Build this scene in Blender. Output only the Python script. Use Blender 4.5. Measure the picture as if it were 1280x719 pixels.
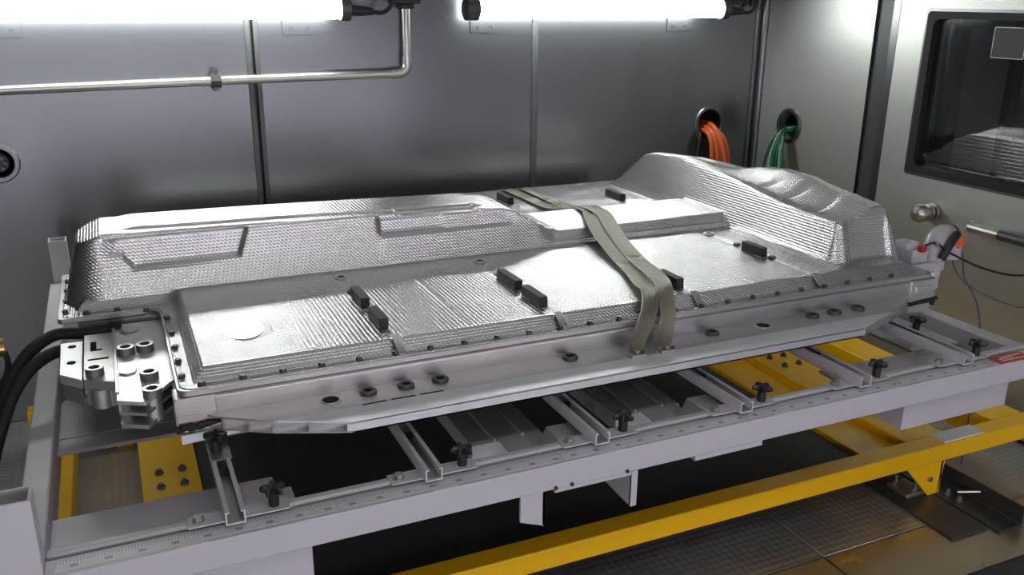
import bpy, math
import numpy as np
from mathutils import Vector, Matrix

for o in list(bpy.data.objects):
    bpy.data.objects.remove(o, do_unlink=True)
scene = bpy.context.scene
COL = scene.collection

# ------------------------------------------------------------------ camera
FPX = 1109.3                                   # focal length in pixels of a 1280 wide frame
R = ((0.91207629, -0.40995301, 0.00744163),    # camera right, down, forward in world axes
     (-0.12143592, -0.28742059, -0.95007511),
     (0.39162503, 0.8656373, -0.31193253))
cam = bpy.data.cameras.new('camera')
cam.sensor_width = 36.0
cam.lens = FPX / 1280 * 36.0
cam.clip_start = 0.02
camo = bpy.data.objects.new('camera', cam)
COL.objects.link(camo)
m = Matrix(((R[0][0], -R[1][0], -R[2][0], 0), (R[0][1], -R[1][1], -R[2][1], 0),
            (R[0][2], -R[1][2], -R[2][2], 1.65), (0, 0, 0, 1)))
camo.matrix_world = m
scene.camera = camo

# ------------------------------------------------------------------ world, exposure
w = bpy.data.worlds.new('world')
w.use_nodes = True
w.node_tree.nodes['Background'].inputs[0].default_value = (0.55, 0.6, 0.6, 1)
w.node_tree.nodes['Background'].inputs[1].default_value = 0.11
scene.world = w
scene.view_settings.view_transform = 'Standard'
scene.view_settings.look = 'None'
scene.view_settings.gamma = 1
scene.view_settings.exposure = 0.0
TUBE_BACK = 25.0          # emission of the tube lamps on the back wall
FILL_FRONT = 30.0         # added fill: the row of upright tubes on the unseen wall behind the camera
FILL_CEIL = 9.0          # added fill as well: the unseen pair under the ceiling above it

# room (heights are measured so that the floor lies at FLOOR; everything is lowered by FLOOR at the end)
FLOOR = 0.25
YW, XR, YF, XL, ZC = 3.20, 2.64, -1.15, -1.45, 2.45

# ------------------------------------------------------------------ materials
def mat(name, col, metal=0.0, rough=0.5, **k):
    m = bpy.data.materials.new(name)
    m.use_nodes = True
    b = m.node_tree.nodes['Principled BSDF']
    b.inputs['Base Color'].default_value = (*col, 1)
    b.inputs['Metallic'].default_value = metal
    b.inputs['Roughness'].default_value = rough
    for kk, v in k.items():
        b.inputs[kk].default_value = v
    return m

def N(m, t, **k):
    n = m.node_tree.nodes.new(t)
    for a, v in k.items():
        setattr(n, a, v)
    return n

def L(m, a, b):
    m.node_tree.links.new(a, b)

def bsdf(m):
    return m.node_tree.nodes['Principled BSDF']

def coords(m, scale=(1, 1, 1)):
    tc = N(m, 'ShaderNodeTexCoord')
    mp = N(m, 'ShaderNodeMapping')
    mp.inputs['Scale'].default_value = scale
    L(m, tc.outputs['Object'], mp.inputs['Vector'])
    return mp.outputs['Vector']

def noise_rough(m, scale, lo, hi, nscale=1.0, detail=4):
    v = coords(m, scale)
    n = N(m, 'ShaderNodeTexNoise')
    n.inputs['Scale'].default_value = nscale
    n.inputs['Detail'].default_value = detail
    L(m, v, n.inputs['Vector'])
    r = N(m, 'ShaderNodeMapRange')
    r.inputs['From Min'].default_value = 0.3
    r.inputs['From Max'].default_value = 0.7
    r.inputs['To Min'].default_value = lo
    r.inputs['To Max'].default_value = hi
    L(m, n.outputs['Fac'], r.inputs['Value'])
    L(m, r.outputs['Result'], bsdf(m).inputs['Roughness'])
    return n

def noise_color(m, scale, c0, c1, nscale=1.0, detail=5):
    v = coords(m, scale)
    n = N(m, 'ShaderNodeTexNoise')
    n.inputs['Scale'].default_value = nscale
    n.inputs['Detail'].default_value = detail
    L(m, v, n.inputs['Vector'])
    r = N(m, 'ShaderNodeValToRGB')
    r.color_ramp.elements[0].position = 0.3
    r.color_ramp.elements[1].position = 0.7
    r.color_ramp.elements[0].color = (*c0, 1)
    r.color_ramp.elements[1].color = (*c1, 1)
    L(m, n.outputs['Fac'], r.inputs['Fac'])
    L(m, r.outputs['Color'], bsdf(m).inputs['Base Color'])

def bump(m, height_socket, strength, dist, prev=None):
    b = N(m, 'ShaderNodeBump')
    b.inputs['Strength'].default_value = strength
    b.inputs['Distance'].default_value = dist
    L(m, height_socket, b.inputs['Height'])
    if prev:
        L(m, prev, b.inputs['Normal'])
    L(m, b.outputs['Normal'], bsdf(m).inputs['Normal'])
    return b.outputs['Normal']

def noise_bump(m, scale, strength, dist, nscale=1.0, detail=2, prev=None):
    v = coords(m, scale)
    n = N(m, 'ShaderNodeTexNoise')
    n.inputs['Scale'].default_value = nscale
    n.inputs['Detail'].default_value = detail
    L(m, v, n.inputs['Vector'])
    return bump(m, n.outputs['Fac'], strength, dist, prev)

def math_node(m, op, a, b=None):
    n = N(m, 'ShaderNodeMath', operation=op)
    for i, x in enumerate((a, b)):
        if x is None:
            continue
        if isinstance(x, (int, float)):
            n.inputs[i].default_value = x
        else:
            L(m, x, n.inputs[i])
    return n.outputs[0]

def emboss_height(m, pitch):
    """diamond emboss that also reads on upright faces: sin(u+v)*sin(u-v), u=x+z, v=y+z"""
    tc = N(m, 'ShaderNodeTexCoord')
    s = N(m, 'ShaderNodeSeparateXYZ')
    L(m, tc.outputs['Object'], s.inputs[0])
    x, y, z = s.outputs
    k = math.pi / pitch
    u = math_node(m, 'ADD', x, z)
    v = math_node(m, 'ADD', y, z)
    a = math_node(m, 'SINE', math_node(m, 'MULTIPLY', math_node(m, 'ADD', u, v), k))
    b = math_node(m, 'SINE', math_node(m, 'MULTIPLY', math_node(m, 'SUBTRACT', u, v), k))
    return math_node(m, 'MULTIPLY', a, b)

M = {}
M['steel'] = mat('brushed_stainless', (0.165, 0.174, 0.187), 0.92, 0.31)
M['steel_light'] = mat('light_satin_stainless', (0.56, 0.58, 0.55), 0.75, 0.42)
M['steel_dark'] = mat('dark_stainless_trim', (0.085, 0.09, 0.095), 0.4, 0.45)
M['steel_bright'] = mat('polished_stainless', (0.5, 0.5, 0.48), 1.0, 0.34)
M['floor'] = mat('tread_plate_steel', (0.3, 0.3, 0.29), 0.65, 0.3)
noise_color(M['floor'], (1, 1, 1), (0.34, 0.34, 0.33), (0.5, 0.5, 0.49), 6)
bump(M['floor'], emboss_height(M['floor'], 0.022), 0.35, 0.0015)
M['floor_brown'] = mat('worn_floor_steel', (0.44, 0.37, 0.27), 0.8, 0.3)
noise_rough(M['floor_brown'], (1, 1, 1), 0.22, 0.42, 7)
M['mat_dark'] = mat('dark_rubber_mat', (0.045, 0.047, 0.055), 0.0, 0.6)
M['white'] = mat('white_powder_coat', (0.57, 0.55, 0.59), 0.0, 0.38)
noise_rough(M['white'], (1, 1, 1), 0.3, 0.48, 14)
M['yellow'] = mat('yellow_paint', (0.97, 0.56, 0.006), 0.0, 0.36)
noise_rough(M['yellow'], (1, 1, 1), 0.28, 0.46, 12)
M['alu'] = mat('machined_aluminium', (0.62, 0.60, 0.62), 0.9, 0.36)
noise_rough(M['alu'], (2, 26, 26), 0.28, 0.42, 3)
M['alu_cast'] = mat('cast_aluminium', (0.62, 0.60, 0.60), 0.85, 0.42)
noise_rough(M['alu_cast'], (1, 1, 1), 0.34, 0.5, 18)
M['alu_bright'] = mat('milled_aluminium', (0.82, 0.82, 0.86), 0.7, 0.42)
noise_rough(M['alu_bright'], (14, 3, 3), 0.36, 0.48, 2)
M['cover'] = mat('embossed_aluminium_sheet', (0.69, 0.69, 0.70), 0.97, 0.27)
nb = noise_bump(M['cover'], (1, 1, 1), 0.25, 0.006, 13, 2)
bump(M['cover'], emboss_height(M['cover'], 0.0095), 0.8, 0.0008, nb)
M['grey_metal'] = mat('zinc_plated_steel', (0.45, 0.44, 0.43), 0.9, 0.4)
M['dark_metal'] = mat('dark_burnished_metal', (0.10, 0.10, 0.105), 0.7, 0.42)
M['mid_metal'] = mat('grey_steel_bushing', (0.26, 0.26, 0.265), 0.75, 0.42)
M['black'] = mat('black_plastic', (0.012, 0.012, 0.014), 0.0, 0.4)
M['foam'] = mat('black_foam_rubber', (0.022, 0.023, 0.03), 0.0, 0.6)
M['rubber'] = mat('black_rubber', (0.010, 0.010, 0.010), 0.0, 0.65)
M['void'] = mat('unlit_cavity', (0.006, 0.006, 0.006), 0.0, 0.9)
M['orange'] = mat('orange_sheath', (0.48, 0.085, 0.015), 0.0, 0.42)
M['green'] = mat('green_sheath', (0.006, 0.085, 0.04), 0.0, 0.35)
M['green_pale'] = mat('pale_green_sheath', (0.25, 0.5, 0.38), 0.0, 0.35)
M['blue'] = mat('blue_grey_sheath', (0.07, 0.09, 0.14), 0.0, 0.45)
M['grey_cable'] = mat('grey_sheath', (0.2, 0.19, 0.18), 0.0, 0.5)
M['brass'] = mat('brass', (0.55, 0.42, 0.16), 1.0, 0.3)
M['red'] = mat('red_plastic', (0.42, 0.01, 0.02), 0.0, 0.4)
M['red_label'] = mat('red_label', (0.62, 0.08, 0.06), 0.0, 0.5)
M['white_label'] = mat('white_label', (0.75, 0.73, 0.72), 0.0, 0.5)
M['orange_label'] = mat('orange_label', (0.8, 0.16, 0.06), 0.0, 0.5)
M['bronze'] = mat('dark_bronze_rod', (0.06, 0.045, 0.025), 0.6, 0.4)
M['clear'] = mat('milky_clear_plastic', (0.72, 0.70, 0.76), 0.0, 0.22)
bsdf(M['clear']).inputs['Transmission Weight'].default_value = 0.35
M['lens_back'] = mat('lit_diffuser_back', (0.9, 0.9, 0.9), 0, 0.5)
bsdf(M['lens_back']).inputs['Emission Color'].default_value = (0.97, 1.0, 0.955, 1)
bsdf(M['lens_back']).inputs['Emission Strength'].default_value = TUBE_BACK
M['fill_front'] = mat('fill_diffuser_front', (0.9, 0.9, 0.9), 0, 0.5)
bsdf(M['fill_front']).inputs['Emission Color'].default_value = (1.0, 0.94, 1.0, 1)
bsdf(M['fill_front']).inputs['Emission Strength'].default_value = FILL_FRONT
M['fill_ceil'] = mat('fill_diffuser_ceiling', (0.9, 0.9, 0.9), 0, 0.5)
bsdf(M['fill_ceil']).inputs['Emission Color'].default_value = (1.0, 0.96, 1.0, 1)
bsdf(M['fill_ceil']).inputs['Emission Strength'].default_value = FILL_CEIL
M['glass'] = mat('window_glass', (0.80, 0.86, 0.84), 0.0, 0.0, IOR=1.9)
bsdf(M['glass']).inputs['Transmission Weight'].default_value = 1.0
M['film'] = mat('dark_film_label', (0.02, 0.03, 0.027), 0.0, 0.5)
M['outer'] = mat('outer_hall_grey', (0.22, 0.24, 0.24), 0.0, 0.6)
# braided strap: fine woven relief
M['braid'] = mat('braided_tinned_copper', (0.42, 0.40, 0.345), 0.92, 0.33)
bump(M['braid'], emboss_height(M['braid'], 0.0045), 0.7, 0.0012)
# ruler: printed ticks on a pale strip (flat print)
M['ruler'] = mat('printed_ruler_tape', (0.6, 0.59, 0.62), 0.0, 0.4)
def build_ruler(m):
    tc = N(m, 'ShaderNodeTexCoord')
    s = N(m, 'ShaderNodeSeparateXYZ')
    L(m, tc.outputs['Object'], s.inputs[0])
    fr = math_node(m, 'FRACT', math_node(m, 'MULTIPLY', s.outputs[0], 200.0))
    t1 = math_node(m, 'LESS_THAN', fr, 0.32)
    band = math_node(m, 'GREATER_THAN', s.outputs[1], 0.0055)
    fr2 = math_node(m, 'FRACT', math_node(m, 'MULTIPLY', s.outputs[0], 20.0))
    t2 = math_node(m, 'LESS_THAN', fr2, 0.24)
    mid = math_node(m, 'LESS_THAN', math_node(m, 'ABSOLUTE', math_node(m, 'ADD', s.outputs[1], 0.004)), 0.004)
    k = math_node(m, 'MAXIMUM', math_node(m, 'MULTIPLY', t1, band), math_node(m, 'MULTIPLY', t2, mid))
    mx = N(m, 'ShaderNodeMix', data_type='RGBA')
    L(m, k, mx.inputs[0])
    mx.inputs[6].default_value = (0.72, 0.71, 0.75, 1)
    mx.inputs[7].default_value = (0.36, 0.35, 0.39, 1)
    L(m, mx.outputs[2], bsdf(m).inputs['Base Color'])
build_ruler(M['ruler'])

# ------------------------------------------------------------------ mesh helpers
class MB:
    def __init__(s):
        s.v, s.f = [], []
    def add(s, vs, fs):
        o = len(s.v)
        s.v += [tuple(p) for p in vs]
        s.f += [tuple(i + o for i in f) for f in fs]
        return s
    def box(s, x0, x1, y0, y1, z0, z1):
        vs = [(x, y, z) for z in (z0, z1) for y in (y0, y1) for x in (x0, x1)]
        return s.add(vs, [(0, 2, 3, 1), (4, 5, 7, 6), (0, 1, 5, 4), (2, 6, 7, 3), (0, 4, 6, 2), (1, 3, 7, 5)])
    def prism(s, poly, a0, a1, axis='z'):
        """extrude a polygon: axis z -> (x,y), axis x -> (y,z), axis y -> (x,z)"""
        def P(p, a):
            if axis == 'z': return (p[0], p[1], a)
            if axis == 'x': return (a, p[0], p[1])
            return (p[0], a, p[1])
        n = len(poly)
        vs = [P(p, a0) for p in poly] + [P(p, a1) for p in poly]
        fs = [tuple(range(n))[::-1], tuple(range(n, 2 * n))]
        fs += [(i, (i + 1) % n, n + (i + 1) % n, n + i) for i in range(n)]
        return s.add(vs, fs)
    def loft(s, rings, caps=True, closed=True):
        n = len(rings[0])
        vs = [p for r in rings for p in r]
        fs = []
        for k in range(len(rings) - 1):
            for i in range(n if closed else n - 1):
                j = (i + 1) % n
                fs.append((k * n + i, k * n + j, (k + 1) * n + j, (k + 1) * n + i))
        if caps:
            fs.append(tuple(range(n))[::-1])
            fs.append(tuple(range((len(rings) - 1) * n, len(rings) * n)))
        return s.add(vs, fs)
    def tube(s, path, r, n=10, caps=True):
        pts = [Vector(p) for p in path]
        rs = r if isinstance(r, (list, tuple)) else [r] * len(pts)
        up, rings = None, []
        for i, p in enumerate(pts):
            t = (pts[min(i + 1, len(pts) - 1)] - pts[max(i - 1, 0)]).normalized()
            if up is None:
                up = Vector((0, 0, 1)) if abs(t.z) < 0.9 else Vector((1, 0, 0))
            a = t.cross(up).normalized()
            up = a.cross(t).normalized()
            rings.append([tuple(p + (a * math.cos(q) + up * math.sin(q)) * rs[i])
                          for q in (2 * math.pi * k / n for k in range(n))])
        return s.loft(rings, caps)
    def cyl(s, p0, p1, r, n=20, r1=None):
        return s.tube([p0, p1], [r, r if r1 is None else r1], n)
    def lathe(s, origin, axis, prof, n=24):
        """prof: (radius, distance along axis)"""
        a = Vector(axis).normalized()
        u = a.orthogonal().normalized()
        v = a.cross(u)
        o = Vector(origin)
        rings = [[tuple(o + a * d + (u * math.cos(q) + v * math.sin(q)) * r)
                  for q in (2 * math.pi * k / n for k in range(n))] for r, d in prof]
        return s.loft(rings, False)

def smooth_path(pts, sub=6):
    P = [Vector(p) for p in pts]
    P = [P[0] * 2 - P[1]] + P + [P[-1] * 2 - P[-2]]
    out = []
    for i in range(1, len(P) - 2):
        for k in range(sub):
            t = k / sub
            a, b, c, d = P[i - 1], P[i], P[i + 1], P[i + 2]
            out.append(0.5 * ((2 * b) + (c - a) * t + (2 * a - 5 * b + 4 * c - d) * t * t + (3 * b - a - 3 * c + d) * t ** 3))
    out.append(P[-2])
    return out

WO = {}
def mesh_of(name, mb, material, org=(0, 0, 0), smooth=True):
    me = bpy.data.meshes.new(name)
    me.from_pydata([(x - org[0], y - org[1], z - org[2]) for x, y, z in mb.v], [], mb.f)
    import bmesh
    bm = bmesh.new()
    bm.from_mesh(me)
    bmesh.ops.recalc_face_normals(bm, faces=bm.faces)
    bm.to_mesh(me)
    bm.free()
    me.materials.append(M[material])
    if smooth:
        me.shade_smooth()
        me.set_sharp_from_angle(angle=math.radians(35))
    return me

def obj(name, mb, material, parent=None, bevel=0.0, loc=None, smooth=True, seg=2):
    """one mesh object; vertices are given in room coordinates"""
    po = WO.get(parent, Vector((0, 0, 0)))
    me = mesh_of(name, mb, material, loc if loc else po, smooth)
    o = bpy.data.objects.new(name, me)
    COL.objects.link(o)
    if parent:
        o.parent = parent
    if loc:
        o.location = Vector(loc) - po
        WO[o] = Vector(loc)
    else:
        WO[o] = po.copy()
    if bevel:
        b = o.modifiers.new('bevel', 'BEVEL')
        b.width = bevel
        b.segments = seg
        b.limit_method = 'ANGLE'
        b.angle_limit = math.radians(40)
    return o

def inst(name, me, loc, parent, rz=0.0):
    o = bpy.data.objects.new(name, me)
    COL.objects.link(o)
    po = WO.get(parent, Vector((0, 0, 0)))
    o.parent = parent
    o.location = Vector(loc) - po
    o.rotation_euler.z = rz
    WO[o] = Vector(loc)
    return o

def tag(o, label, cat, group=None, kind=None):
    if label: o['label'] = label
    if cat: o['category'] = cat
    if group: o['group'] = group
    if kind: o['kind'] = kind
    return o

def thing(name, loc, label, cat, group=None):
    o = bpy.data.objects.new(name, None)
    o.empty_display_size = 0.05
    COL.objects.link(o)
    o.location = loc
    WO[o] = Vector(loc)
    return tag(o, label, cat, group)

def struct(name, mb, material, parent=None, **k):
    o = obj(name, mb, material, parent, **k)
    if parent is None:
        o['kind'] = 'structure'
    return o

def copy_tree(o, off, parent=None):
    c = o.copy()
    COL.objects.link(c)
    if parent:
        c.parent = parent
    else:
        c.location = Vector(o.location) + Vector(off)
    WO[c] = WO[o] + Vector(off)
    for ch in [q for q in bpy.data.objects if q.parent == o]:
        copy_tree(ch, off, c)
    return c

def hexpoly(r, n=6, rot=0.0, c=(0, 0)):
    return [(c[0] + r * math.cos(rot + 2 * math.pi * k / n), c[1] + r * math.sin(rot + 2 * math.pi * k / n)) for k in range(n)]

# ------------------------------------------------------------------ room shell
fl = struct('floor', MB().box(XL - 0.1, XR + 0.1, YF - 0.1, YW + 0.1, FLOOR - 0.06, FLOOR - 0.006), 'steel_dark')
xb = [XL, -0.62, 0.35, 1.58, XR]
yb = [YF, 0.1, 1.28, 1.485, 2.35, YW]
for j in range(5):
    for i in range(4):
        mt = 'floor'
        if j <= 1: mt = 'mat_dark'
        if j == 2: mt = 'floor_brown'
        obj('floor_plate', MB().box(xb[i] + 0.002, xb[i + 1] - 0.002, yb[j] + 0.002, yb[j + 1] - 0.002, FLOOR - 0.006, FLOOR),
            mt, fl, bevel=0.0015, seg=1)
struct('ceiling', MB().box(XL - 0.1, XR + 0.1, YF - 0.1, YW + 0.2, ZC, ZC + 0.08), 'steel_light')
struct('wall_left', MB().box(XL - 0.1, XL, YF - 0.1, YW + 0.2, FLOOR, ZC), 'steel_dark')
struct('wall_front', MB().box(XL, XR + 0.1, YF - 0.1, YF, FLOOR, ZC), 'steel_dark')

def holed_panel(a0, a1, z0, z1, hole, t, plane, axis):
    """flat panel with a round hole; axis 'y': lies in x-z at y=plane..plane+t, axis 'x': in y-z"""
    c, zc, r = hole
    n = 32
    mb = MB()
    def P(a, z, d):
        return (a, plane + d, z) if axis == 'y' else (plane + d, a, z)
    for d in (0.0, t):
        circ, sq = [], []
        for k in range(n):
            q = 2 * math.pi * k / n
            cx, sz = math.cos(q), math.sin(q)
            s = 1 / max(abs(cx), abs(sz))
            circ.append(P(c + r * cx, zc + r * sz, d))
            sq.append(P(min(max(c + 1.6 * r * cx * s, a0), a1), min(max(zc + 1.6 * r * sz * s, z0), z1), d))
        mb.add(circ + sq, [(k, (k + 1) % n, n + (k + 1) % n, n + k) for k in range(n)])
        e = 1.6 * r
        for (p0, p1, q0, q1) in ((a0, c - e, z0, z1), (c + e, a1, z0, z1), (c - e, c + e, z0, zc - e), (c - e, c + e, zc + e, z1)):
            if p1 > p0 and q1 > q0:
                mb.add([P(p0, q0, d), P(p1, q0, d), P(p1, q1, d), P(p0, q1, d)], [(0, 1, 2, 3)])
    ring0 = [P(c + r * math.cos(2 * math.pi * k / n), zc + r * math.sin(2 * math.pi * k / n), 0) for k in range(n)]
    ring1 = [P(c + r * math.cos(2 * math.pi * k / n), zc + r * math.sin(2 * math.pi * k / n), t) for k in range(n)]
    mb.loft([ring0, ring1], False)
    return mb

def port(parent, c, zc, r, plane, axis, depth=0.16):
    ax = (0, -1, 0) if axis == 'y' else (-1, 0, 0)
    o = (c, plane, zc) if axis == 'y' else (plane, c, zc)
    p = obj('cable_port', MB().lathe(o, ax, [(r, -0.02), (r, 0.006), (r + 0.003, 0.009), (r + 0.014, 0.009), (r + 0.018, 0.004), (r + 0.018, 0)], 36), 'steel', parent)
    obj('port_sleeve', MB().lathe(o, ax, [(r, -0.01), (r, -depth), (0.001, -depth)], 36), 'void', p)

# back wall: slab behind, four sheets in front, battens over the joints
wb = struct('wall_back', MB().box(XL - 0.1, XR + 0.2, YW + 0.18, YW + 0.26, FLOOR, ZC), 'steel_dark')
SEAMS = [-0.72, 0.474, 1.538]
obj('wall_panel', MB().box(XL, SEAMS[0] - 0.012, YW, YW + 0.03, FLOOR, ZC), 'steel', wb)
obj('wall_panel', holed_panel(SEAMS[0] + 0.012, SEAMS[1] - 0.019, FLOOR, ZC, (-0.335, 1.137, 0.045), 0.03, YW, 'y'), 'steel', wb, smooth=False)
obj('wall_panel', MB().box(SEAMS[1] + 0.019, SEAMS[2] - 0.012, YW, YW + 0.03, FLOOR, ZC), 'steel', wb)
obj('wall_panel', holed_panel(SEAMS[2] + 0.012, XR, FLOOR, ZC, (2.382, 1.130, 0.060), 0.03, YW, 'y'), 'steel', wb, smooth=False)
obj('joint_backing', MB().box(XL, XR, YW + 0.031, YW + 0.04, FLOOR, 1.0).box(XL, -0.5, YW + 0.031, YW + 0.04, 1.0, ZC)
    .box(-0.2, 2.2, YW + 0.031, YW + 0.04, 1.0, ZC), 'steel_dark', wb)
sb = obj('joint_batten', MB().box(SEAMS[1] - 0.022, SEAMS[1] - 0.004, YW - 0.006, YW + 0.03, FLOOR, ZC)
         .box(SEAMS[1] + 0.006, SEAMS[1] + 0.022, YW - 0.004, YW + 0.03, FLOOR, ZC), 'steel_dark', wb, bevel=0.002)
obj('joint_batten', MB().box(SEAMS[2] - 0.014, SEAMS[2] + 0.012, YW - 0.005, YW + 0.03, FLOOR, ZC), 'steel_dark', wb, bevel=0.002)
obj('joint_batten', MB().box(SEAMS[0] - 0.014, SEAMS[0] + 0.014, YW - 0.005, YW + 0.03, FLOOR, ZC), 'steel_dark', wb, bevel=0.002)
port(wb, 2.382, 1.130, 0.060, YW, 'y')
port(wb, -0.335, 1.137, 0.045, YW, 'y')
pp = obj('port_plug', MB().lathe((-0.335, YW + 0.03, 1.137), (0, -1, 0), [(0.001, 0.02), (0.03, 0.02), (0.036, 0.012), (0.036, 0)], 24), 'black', wb)
pb = MB()
for k in range(7):
    q = 2 * math.pi * k / 7
    pb.cyl((-0.335 + 0.02 * math.cos(q), YW + 0.012, 1.137 + 0.02 * math.sin(q)), (-0.335 + 0.02 * math.cos(q), YW - 0.012, 1.137 + 0.02 * math.sin(q)), 0.006, 8)
obj('port_pins', pb, 'dark_metal', pp)
# corner strip between the two walls
struct('trim_1', MB().cyl((XR - 0.008, YW - 0.008, FLOOR), (XR - 0.008, YW - 0.008, ZC), 0.016, 12).cyl((XR - 0.045, YW - 0.002, FLOOR), (XR - 0.045, YW - 0.002, ZC), 0.008, 10), 'steel')
# right wall up to the door
wr = struct('wall_right', MB().box(XR + 0.18, XR + 0.24, 2.582, YW + 0.2, FLOOR, ZC), 'steel_dark')
obj('wall_panel', holed_panel(2.582, YW, FLOOR, ZC, (2.985, 1.135, 0.056), 0.03, XR, 'x'), 'steel_light', wr, smooth=False)
port(wr, 2.985, 1.135, 0.056, XR, 'x')
obj('wall_panel', MB().box(XR, XR + 0.06, YF - 0.1, 0.95, FLOOR, ZC), 'steel', wr)
obj('wall_panel', MB().box(XR, XR + 0.06, 0.95, 2.582, 2.2, ZC), 'steel', wr)
struct('trim_2', MB().box(XR + 0.012, XR + 0.06, 2.504, 2.582, FLOOR, 2.2), 'steel_dark')
struct('trim_3', MB().box(XR + 0.05, XR + 0.06, 2.49, 2.504, FLOOR, 2.2), 'void')

# door with its window
DY0, DY1 = 0.97, 2.498
WY0, WY1, WZ0, WZ1 = 1.30, 2.325, 1.068, 1.60
def rrect(y0, y1, z0, z1, r, n=6):
    pts = []
    for cy, cz, a in ((y1 - r, z1 - r, 0), (y0 + r, z1 - r, 90), (y0 + r, z0 + r, 180), (y1 - r, z0 + r, 270)):
        for k in range(n + 1):
            q = math.radians(a + 90 * k / n)
            pts.append((cy + r * math.cos(q), cz + r * math.sin(q)))
    return pts
def ring_plate(outer, inner, x0, x1):
    mb = MB()
    n = len(outer)
    for x in (x0, x1):
        mb.add([(x, *p) for p in outer] + [(x, *p) for p in inner], [(k, (k + 1) % n, n + (k + 1) % n, n + k) for k in range(n)])
    mb.loft([[(x0, *p) for p in outer], [(x1, *p) for p in outer]], False)
    mb.loft([[(x0, *p) for p in inner], [(x1, *p) for p in inner]], False)
    return mb
dm = MB()
dm.box(XR - 0.004, XR + 0.05, DY0, WY0, FLOOR + 0.01, 2.19)
dm.box(XR - 0.004, XR + 0.05, WY1, DY1, FLOOR + 0.01, 2.19)
dm.box(XR - 0.004, XR + 0.05, WY0, WY1, FLOOR + 0.01, WZ0)
dm.box(XR - 0.004, XR + 0.05, WY0, WY1, WZ1, 2.19)
dr = struct('door_1', dm, 'steel_light', smooth=False)
obj('door_edge_seal', MB().box(XR + 0.0, XR + 0.04, DY1 - 0.004, DY1 + 0.004, FLOOR + 0.01, 2.19), 'rubber', dr)
obj('door_edge_shade', MB().box(XR - 0.0052, XR - 0.003, 2.466, DY1, FLOOR + 0.02, 2.185), 'steel', dr)  # darker strip painted for the shade on the door's bevelled edge
gk = obj('window_gasket', ring_plate(rrect(WY0 - 0.012, WY1 + 0.012, WZ0 - 0.012, WZ1 + 0.012, 0.014), rrect(WY0 + 0.014, WY1 - 0.016, WZ0 + 0.012, WZ1 - 0.012, 0.03), XR - 0.012, XR + 0.05), 'rubber', dr)
obj('window_bead', ring_plate(rrect(WY0 - 0.022, WY1 + 0.022, WZ0 - 0.022, WZ1 + 0.022, 0.012), rrect(WY0 - 0.011, WY1 + 0.011, WZ0 - 0.011, WZ1 + 0.011, 0.03), XR - 0.008, XR + 0.002), 'steel', dr)
obj('window_pane', MB().box(XR + 0.012, XR + 0.018, WY0 + 0.01, WY1 - 0.01, WZ0 + 0.01, WZ1 - 0.01), 'glass', dr)
st = obj('window_sticker', MB().box(XR + 0.0095, XR + 0.0115, 1.966, 2.082, 1.472, 1.567), 'film', dr)
obj('sticker_edge', ring_plate(rrect(1.9655, 2.0825, 1.4715, 1.5675, 0.003, 2), rrect(1.967, 2.081, 1.473, 1.566, 0.003, 2), XR + 0.008, XR + 0.0105), 'grey_metal', st)
kn = obj('door_knob', MB().lathe((XR - 0.004, 2.195, 0.931), (-1, 0, 0.04), [(0.001, 0.094), (0.018, 0.092), (0.029, 0.081), (0.033, 0.066), (0.030, 0.052), (0.022, 0.045), (0.022, 0.038), (0.031, 0.036), (0.031, 0.028), (0.022, 0.026), (0.022, 0.02), (0.033, 0.018), (0.033, 0.008), (0.026, 0.006), (0.026, 0)], 28), 'steel_bright', dr)
obj('knob_shank', MB().cyl((XR - 0.034, 2.195, 0.931), (XR - 0.004, 2.195, 0.93), 0.0225, 20), 'dark_metal', kn)
hd = obj('door_handle', MB().tube([(2.60, 2.013, 0.922), (2.60, 1.90, 0.922)], 0.017, 16).cyl((2.60, 2.005, 0.925), (2.60, 2.005, 0.945), 0.006, 10)
         .cyl((2.60, 1.95, 0.922), (XR, 1.95, 0.922), 0.012, 12).cyl((2.60, 1.35, 0.922), (XR, 1.35, 0.922), 0.012, 12), 'steel_bright', dr)
obj('handle_grip', MB().tube([(2.60, 1.90, 0.922), (2.60, 1.30, 0.922)], 0.0165, 16), 'dark_metal', hd)
# hall beyond the window
struct('wall_hall', MB().box(4.4, 4.5, -0.5, 4.6, FLOOR, 2.6).box(XR + 0.3, 4.4, 4.5, 4.6, FLOOR, 2.6), 'outer')
struct('trim_4', MB().box(3.3, 3.36, 2.75, 2.83, FLOOR, 2.6).box(3.4, 3.46, 2.55, 2.58, FLOOR, 2.6), 'steel_dark')

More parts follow.
